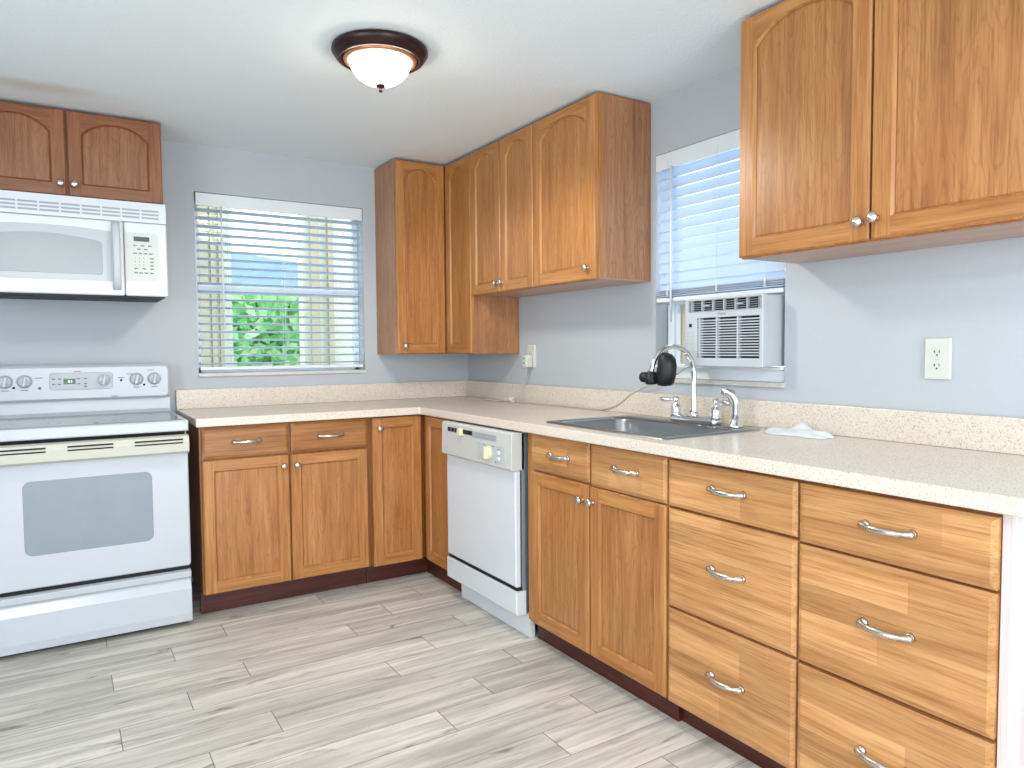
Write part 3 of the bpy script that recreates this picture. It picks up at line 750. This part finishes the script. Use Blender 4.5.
# filter on the spout end
ft = thing('water_filter', 'black tap-mounted water filter clipped to the end of the chrome spout', 'water filter', 'R', su, .355, 1.06)
m = MB(); ex = sw+2*R_
m.lathe((su, -ex, 1.076), (0, 0, 1), [(.016, 0), (.022, .004), (.022, .026), (.018, .030), (.018, .044), (.012, .050)], 18)
m.lathe((su-.050, -ex, 1.102), (1, 0, 0), [(.014, 0), (.019, .004), (.019, .026), (.014, .030), (.014, .075)], 16)
m.build('adapter', 'black', ft)
m = MB(); rings = []
for z, c, a, b in ((1.070, .030, .010, .010), (1.073, .030, .026, .026), (1.085, .031, .036, .033), (1.115, .037, .039, .036), (1.145, .042, .037, .035), (1.170, .041, .032, .032), (1.188, .036, .022, .024), (1.195, .030, .008, .008)):
    rings.append([(su+c+.006+a*math.cos(2*PI*j/20), -(ex-.034)+b*math.sin(2*PI*j/20), z) for j in range(20)])
m.loops(rings, 0, True); m.build('cartridge_housing', 'black', ft)

# cloth
def cloth():
    m = MB(); nx, ny = 34, 18; L, Wd = .235, .105; top = []; 
    for j in range(ny):
        row = []
        for i in range(nx):
            s_ = i/(nx-1); q = j/(ny-1)
            e = .5*Wd*(1-.55*(abs(s_-.45)/.55)**3)
            uu_ = 2.41+L*s_+.006*math.sin(q*7); ww = .115 + (q-.5)*2*e + .006*math.sin(s_*9)
            h = .010+.006*math.sin(s_*8+q*3)+.004*math.sin(s_*19+q*9) + .028*math.exp(-((s_-.52)/.10)**2-((q-.45)/.3)**2)
            edge = min(s_, 1-s_, q, 1-q)*9; h = .9175-.9145+max(h, .003)*min(1, edge)+.0005
            row.append((uu_, -ww, .9145+h))
        top.append(row)
    vs = [p for r in top for p in r] + [(p[0], p[1], .9146) for r in top for p in r]; n = nx*ny; fs = []
    for j in range(ny-1):
        for i in range(nx-1):
            a = j*nx+i; fs.append((a, a+nx, a+nx+1, a+1)); fs.append((n+a, n+a+1, n+a+nx+1, n+a+nx))
    bd = [i for i in range(nx)] + [j*nx+nx-1 for j in range(1, ny)] + [(ny-1)*nx+i for i in range(nx-2, -1, -1)] + [j*nx for j in range(ny-2, 0, -1)]
    for k in range(len(bd)):
        a, b = bd[k], bd[(k+1) % len(bd)]; fs.append((a, b, n+b, n+a))
    m.add(vs, fs, 0, True)
    r = thing('dishcloth', 'crumpled white dishcloth lying on the worktop right of the sink', 'cloth', 'R', 2.53, .11, .914)
    m.build('folded_cloth', 'cloth', r)
cloth()

# ------------------------------------------------------------------ outlets and cord
def outlet(frame, uc, zc, label, plug=False):
    t = thing('wall_outlet', label, 'outlet', frame, uc, 0, zc-.062, group='duplex wall outlets')
    m = MB(); m.plate(rrect(uc-.038, uc+.038, zc-.062, zc+.062, .004, 2), .0005, .009, .003); m.build('cover_plate', 'outletw', t)
    for dz in (-.020, .020):
        m = MB(); o = [(uc+.017*math.cos(a), zc+dz+max(-.0135, min(.0135, .017*math.sin(a)))) for a in [2*PI*i/28 for i in range(28)]]
        m.plate(o, .0085, .0105, .0006); r = m.build('receptacle', 'outletw', t)
        m = MB(); m.box(uc-.0075, uc-.0055, .0100, .0108, zc+dz-.003, zc+dz+.006); m.box(uc-.0105, uc-.0055, .0100, .0108, zc+dz+.0005, zc+dz+.0025); m.box(uc+.0055, uc+.0075, .0100, .0108, zc+dz-.003, zc+dz+.006)
        m.lathe((uc, -.0098, zc+dz-.0085), (0, -1, 0), [(.0027, 0), (.0027, .001)], 10); m.build('slots', 'darkgap', r)
    m = MB(); m.lathe((uc, -.009, zc), (0, -1, 0), [(.003, 0), (.0025, .0008), (0, .001)], 10); m.build('screw', 'nickel', t)
    return t
outlet('R', 2.919, 1.173, 'white duplex wall outlet below the large upper right cabinet, nothing plugged in')
outlet('R', .742, 1.172, 'white wall outlet with a plug in it, right of the corner cabinet')
t = thing('power_cord', 'white air conditioner power cord with boxy plug running along the worktop', 'power cord', 'R', .74, .03, .916)
m = MB(); m.plate(rrect(.718, .762, 1.110, 1.180, .006, 3), .013, .052, .005); m.box(.726, .732, .0095, .014, 1.135, 1.143); pg = m.build('plug', 'outletw', t)
m = MB(); m.plate(rect(.730, .744, 1.155, 1.163), .0515, .0532); m.plate(rect(.730, .744, 1.130, 1.138), .0515, .0532); m.build('plug_buttons', 'ink', pg)
def cr(pts, n=8):
    P = [Vector(p) for p in pts]; P = [P[0]*2-P[1]] + P + [P[-1]*2-P[-2]]; o = []
    for i in range(1, len(P)-2):
        for k in range(n):
            q = k/n; a, b, c, d = P[i-1:i+3]
            o.append(.5*((2*b)+(c-a)*q+(2*a-5*b+4*c-d)*q*q+(3*b-a-3*c+d)*q**3))
    o.append(P[-2]); return o
m = MB(); cz = .9185
m.tube(cr([(.740, -.036, 1.111), (.740, -.038, 1.09), (.735, -.045, 1.05), (.715, -.052, .99), (.69, -.062, .95), (.668, -.078, .928)]), .0036, 8)
m.build('cord_drop', 'cord', t)
m = MB(); m.tube(cr([(.668, -.078, .928), (.63, -.085, .930), (.60, -.092, .928)]), [.012]*17, 10); m.tube([(.668, -.078, .930), (.64, -.083, .931), (.605, -.09, .929)], [.017, .014, .010], 12); m.build('cord_wrap', 'outletw', t)
m = MB(); m.tube(cr([(.60, -.092, .924), (.52, -.115, cz), (.44, -.128, cz), (.41, -.118, cz), (.45, -.100, cz), (.56, -.084, cz), (.66, -.068, cz), (.76, -.062, cz), (.80, -.048, cz), (.84, -.060, cz), (.95, -.050, cz), (1.15, -.038, cz), (1.32, -.033, cz), (1.40, -.030, cz+.004), (1.50, -.026, .952), (1.58, -.024, 1.00), (1.66, -.022, 1.035), (1.74, -.03, 1.062), (1.80, -.035, 1.092), (1.87, -.03, 1.10), (1.95, -.06, 1.125), (1.985, -.07, 1.134)]), .0038, 8)
m.build('cord', 'cord', t)

# ------------------------------------------------------------------ air conditioner
a0, a1 = 1.990, 2.366; z0, z1 = 1.1395, 1.402
t = thing('air_conditioner', 'white window air conditioner with louvred front mounted in the right-hand window', 'air conditioner', 'R', a0, 0, z0)
m = MB(); m.box(a0+.004, a1-.003, -.40, .075, z0+.002, z1-.002); m.build('casing', 'white2', t, bevel=.004)
# front panel with recesses: build from a grid with holes
g0, g1, gz0, gz1 = 2.013, 2.357, 1.352, 1.394
i0, i1, iz0, iz1 = 2.054, 2.350, 1.172, 1.326
sl = slab([a0, g0, i0, i1, g1, a1], [z0, iz0, iz1, gz0, gz1, z1], lambda a, b: not ((g0 < a < g1 and gz0 < b < gz1) or (i0 < a < i1 and iz0 < b < iz1)), -.10, -.076, 'xzy')
sl.build('front_panel', 'white', t, bevel=.0025)
m = MB(); m.box(g0, g1, .0755, .080, gz0, gz1); m.box(i0, i1, .0755, .080, iz0, iz1); m.build('grille_backing', 'slot', t)  # near-black colour stands for the shade behind the slots
m = MB()
m.box(g0-.002, g1+.002, .098, .102, gz0-.003, gz0+.001); m.box(g0-.002, g1+.002, .098, .102, gz1-.001, gz1+.002); m.box(g0-.003, g0+.002, .098, .102, gz0, gz1); m.box(g1-.002, g1+.002, .098, .102, gz0, gz1)
for k in range(1, 5): m.box(g0, g1, .082, .094, gz0+k*.0084-.001, gz0+k*.0084+.0008)
m.build('outlet_louvers', 'greyplastic', t)
m = MB()
for k in range(7): 
    x = g0+.01+k*(g1-g0-.02)/6; m.box(x-.0015, x+.0015, .084, .099, gz0, gz1)
for x in (2.10, 2.26): m.box(x-.016, x+.016, .097, .100, 1.3705, 1.3745)
m.build('louver_vanes', 'white2', t)
m = MB(); n = 15
for k in range(1, n):
    z = iz0+k*(iz1-iz0)/n; m.box(i0, i1, .082, .0995, z-.0023, z+.0023)
for x in (2.066, 2.152, 2.252): m.box(x-.003, x+.003, .081, .1000, iz0, iz1)
m.build('intake_grille', 'white', t)
m = MB(); m.plate(rrect(1.996, 2.044, 1.20, 1.320, .004, 3), .0995, .1012, .0005); cpl = m.build('control_panel', 'white2', t)
m = MB(); m.plate(rect(2.014, 2.028, 1.292, 1.306), .101, .102); m.build('display', 'black', cpl)
m = MB()
for z in (1.270, 1.256, 1.242, 1.228):
    for x in (2.006, 2.020, 2.034): m.box(x-.0025, x+.0025, .101, .1016, z-.0018, z+.0018)
m.build('buttons', 'greyplastic', cpl)
face_text('Midea', 2.178, 1.339, .1003, .016, 'ink', t, 'logo_lettering')
m = MB()
m.box(a1+.001, 2.378, -.06, -.052, z0, z1); 
for k in range(7): m.box(1.800+k*.027, 1.806+k*.027, -.082, -.066, z0+.01, z1-.002)
m.box(1.798, 1.989, -.080, -.072, z0, z1); m.build('accordion_panel', 'bisque', t)
# inner window board under the unit
m = MB(); m.box(1.722, 2.378, -.09, -.012, 1.0825, 1.128); m.box(1.722, 2.378, -.05, .012, 1.128, 1.138)
o = m.build('inner_ledge', 'vinyl', w2, bevel=.002)
m = MB(); m.box(1.722, 1.760, -.092, -.070, 1.14, 1.40); m.box(1.765, 1.797, -.092, -.080, 1.14, 1.40); m.build('sash_track', 'vinyl', w2, bevel=.002)

# ------------------------------------------------------------------ blinds
def blind(frame, u0, u1, ztop, zbot, wc, pitch_z, depth, tilt, label, stack=0, wand=None, cords=(), first=.085, vd=.012, drop=0):
    t = thing('window_blind', label, 'blind', frame, (u0+u1)/2, wc, ztop, group='slatted window blinds')
    m = MB(); m.box(u0, u1, vd-.008, vd, ztop-.070, ztop-.002); m.box(u0+.005, u1-.005, vd-.06, vd-.009, ztop-.045, ztop-.004); m.build('valance', 'vinyl', t, bevel=.003)
    m = MB(); z = ztop-first; c, s_ = math.cos(tilt), math.sin(tilt); zs = []
    def slat(z, tl):
        c, s_ = math.cos(tl), math.sin(tl); h = depth/2; ring = []
        K = 6
        up = [(-h+2*h*i/K, .0022*(1-(2*i/K-1)**2)+.0014) for i in range(K+1)]; dn = [(-h+2*h*i/K, .0022*(1-(2*i/K-1)**2)-.0014) for i in range(K, -1, -1)]
        prof = [(wc + a*c - b*s_, z + a*s_ + b*c) for a, b in up+dn]
        m.loops([[(u, -a, b) for a, b in prof] for u in (u0+.006, u1-.006)], 0)
    while z > zbot+.02+stack*.008:
        slat(z, tilt); zs.append(z); z -= pitch_z
    for k in range(stack): slat(zbot+.024+k*.0085, 0)
    m.build('slats', 'slat', t)
    m = MB(); m.box(u0+.004, u1-.004, wc-depth/2, wc+depth/2, zbot, zbot+.018); m.build('bottom_rail', 'vinyl', t, bevel=.004)
    m = MB()
    for cu in cords:
        for dw in (depth/2+.002, -depth/2-.002): m.tube([(cu, -(wc+dw), ztop-.04), (cu, -(wc+dw), zbot+.01)], .0011, 5)
        if stack:
            for k in range(3): m.tube([(cu+.004*math.cos(a*.9+k), -(wc+depth/2+.003), zbot+.045+.022*math.sin(a*.8+k*2)) for a in range(8)], .0012, 5)
    m.build('ladder_cords', 'vinyl', t)
    if wand:
        m = MB(); m.tube([(wand[0], -(wand[2]), ztop-.065), (wand[0]+.002, -(wand[2]+.002), wand[1])], .0048, 8); m.build('tilt_wand', 'vinyl', t)
    return t
blind('B', W1[0]+.006, W1[1]-.006, W1[3]-.002, 1.112, -.026, .0425, .050, .15, 'white slatted blind in the back window beside the microwave, slats open', 0, (-1.475, 1.33, .010), (-1.44, -1.15, -.85), vd=.008)
blind('R', 1.7235, 2.3775, W2[3]-.002, 1.408, -.018, .0445, .050, -1.16, 'white slatted blind half raised onto the air conditioner in the right window', 4, (1.826, 1.322, .016), (1.80, 2.07, 2.30), vd=.008)

# ------------------------------------------------------------------ ceiling light
lx, ly = -1.216, -1.602
t = bpy.data.objects.new('ceiling_light', None); COL.objects.link(t); t.location = (lx, ly, CEIL); ORG[t] = (lx, ly, CEIL)
tag(t, 'flush ceiling light with dark bronze ring, copper band and glowing alabaster bowl', 'ceiling light')
m = MB(); m.lathe((lx, ly, CEIL-.0005), (0, 0, -1), [(.150, 0), (.168, .004), (.170, .014), (.163, .026), (.158, .030), (.154, .038), (.146, .043), (.136, .043), (.132, .036), (.132, .02), (.10, .018)], 56); m.build('canopy_ring', 'bronze', t)
m = MB(); m.lathe((lx, ly, CEIL), (0, 0, -1), [(.132, .034), (.128, .046), (.118, .050), (.108, .046), (.106, .036)], 48); m.build('inner_ring', 'copper', t, label='copper inner band')
m = MB(); prof = []
for i in range(15):
    a = PI/2*i/14; prof.append((.110*math.cos(a)**.85 if i < 14 else 0, .030+.096*math.sin(a)))
m.lathe((lx, ly, CEIL), (0, 0, -1), prof, 48); m.build('glass_bowl', 'bowl', t, label='glowing alabaster glass bowl')
m = MB(); m.lathe((lx, ly, CEIL), (0, 0, -1), [(.010, .122), (.018, .128), (.016, .133), (.006, .136), (.005, .141), (.0075, .145), (.0065, .150), (0, .153)], 20); m.build('finial', 'bronze', t)
pl = bpy.data.lights.new('bulb', 'SPOT'); pl.energy = 25; pl.color = (1.0, .95, .87); pl.shadow_soft_size = .09; pl.spot_size = math.radians(172); pl.spot_blend = .35
po = bpy.data.objects.new('bulb', pl); COL.objects.link(po); po.location = (lx, ly, CEIL-.165)

# ------------------------------------------------------------------ outside the back window
slab([-5, 6], [.14, 16], lambda a, b: True, -.35, -.3).build('ground', 'ground', kind='structure')
# porch wall with an opening
slab([-2.6, -1.14, -.62, 1.2], [-.3, 3.0], lambda a, b: not (-1.14 < a < -.62), 1.5, 1.62, 'xzy').build('wall_porch', 'porch', kind='structure')
m = MB(); m.box(-1.36, -1.30, -1.5, -1.47, .2, 2.5); m.box(-1.285, -1.25, -1.5, -1.47, .2, 2.5); m.box(-1.23, -1.205, -1.5, -1.47, .2, 2.5); m.build('trim_1', 'porchbrown', kind='structure')
m = MB(); m.box(-.565, -.50, -1.5, -1.46, -.3, 2.5); m.box(-.43, -.39, -1.5, -1.46, -.3, 2.5); m.build('trim_2', 'porchbrown', kind='structure')
def hedge():
    m = MB(); rnd = random.Random(3)
    for k in range(2600):
        x = rnd.uniform(-1.6, .9); z = rnd.uniform(.6, 1.82); y = 3.0+rnd.uniform(0, .35)
        a = rnd.uniform(0, 2*PI); b = rnd.uniform(-.9, .9); L = rnd.uniform(.05, .085); w_ = L*.55
        d = Vector((math.cos(a), math.sin(b)*.6-.2, math.sin(a))).normalized(); n = d.cross(Vector((rnd.uniform(-1, 1), 1.5, rnd.uniform(-1, 1)))).normalized()
        c = Vector((x, y, z)); up = d.cross(n)*.25
        m.face([c-d*L, c-n*w_+up*w_, c+d*L, c+n*w_+up*w_])
    t = bpy.data.objects.new('hedge', None); COL.objects.link(t); t.location = (-.35, 3.2, -.3); ORG[t] = (-.35, 3.2, -.3)
    tag(t, 'dense green leafy hedge seen through the back window', 'hedge')
    m.build('foliage', 'leaf', t)
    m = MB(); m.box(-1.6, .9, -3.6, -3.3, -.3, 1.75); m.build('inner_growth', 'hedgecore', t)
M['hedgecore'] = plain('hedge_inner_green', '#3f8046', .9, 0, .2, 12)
hedge()
t = bpy.data.objects.new('neighbour_house', None); COL.objects.link(t); t.location = (2.0, 10, -.3); ORG[t] = (2.0, 10, -.3)
tag(t, 'neighbouring house with low blue-grey roof beyond the hedge', 'house')
m = MB(); m.box(-2.5, 6.5, -14, -10, -.3, 2.45); m.build('house_wall', 'porch', t)
m = MB(); pr = [(-3.0, 2.4), (-3.0, 2.5), (-.8, 3.02), (.6, 2.98), (7, 2.35)]
m.loops([[(a, 9.6, b) for a, b in pr], [(a, 14.4, b+.3) for a, b in pr]], 0); m.build('roof', 'roofblue', t)
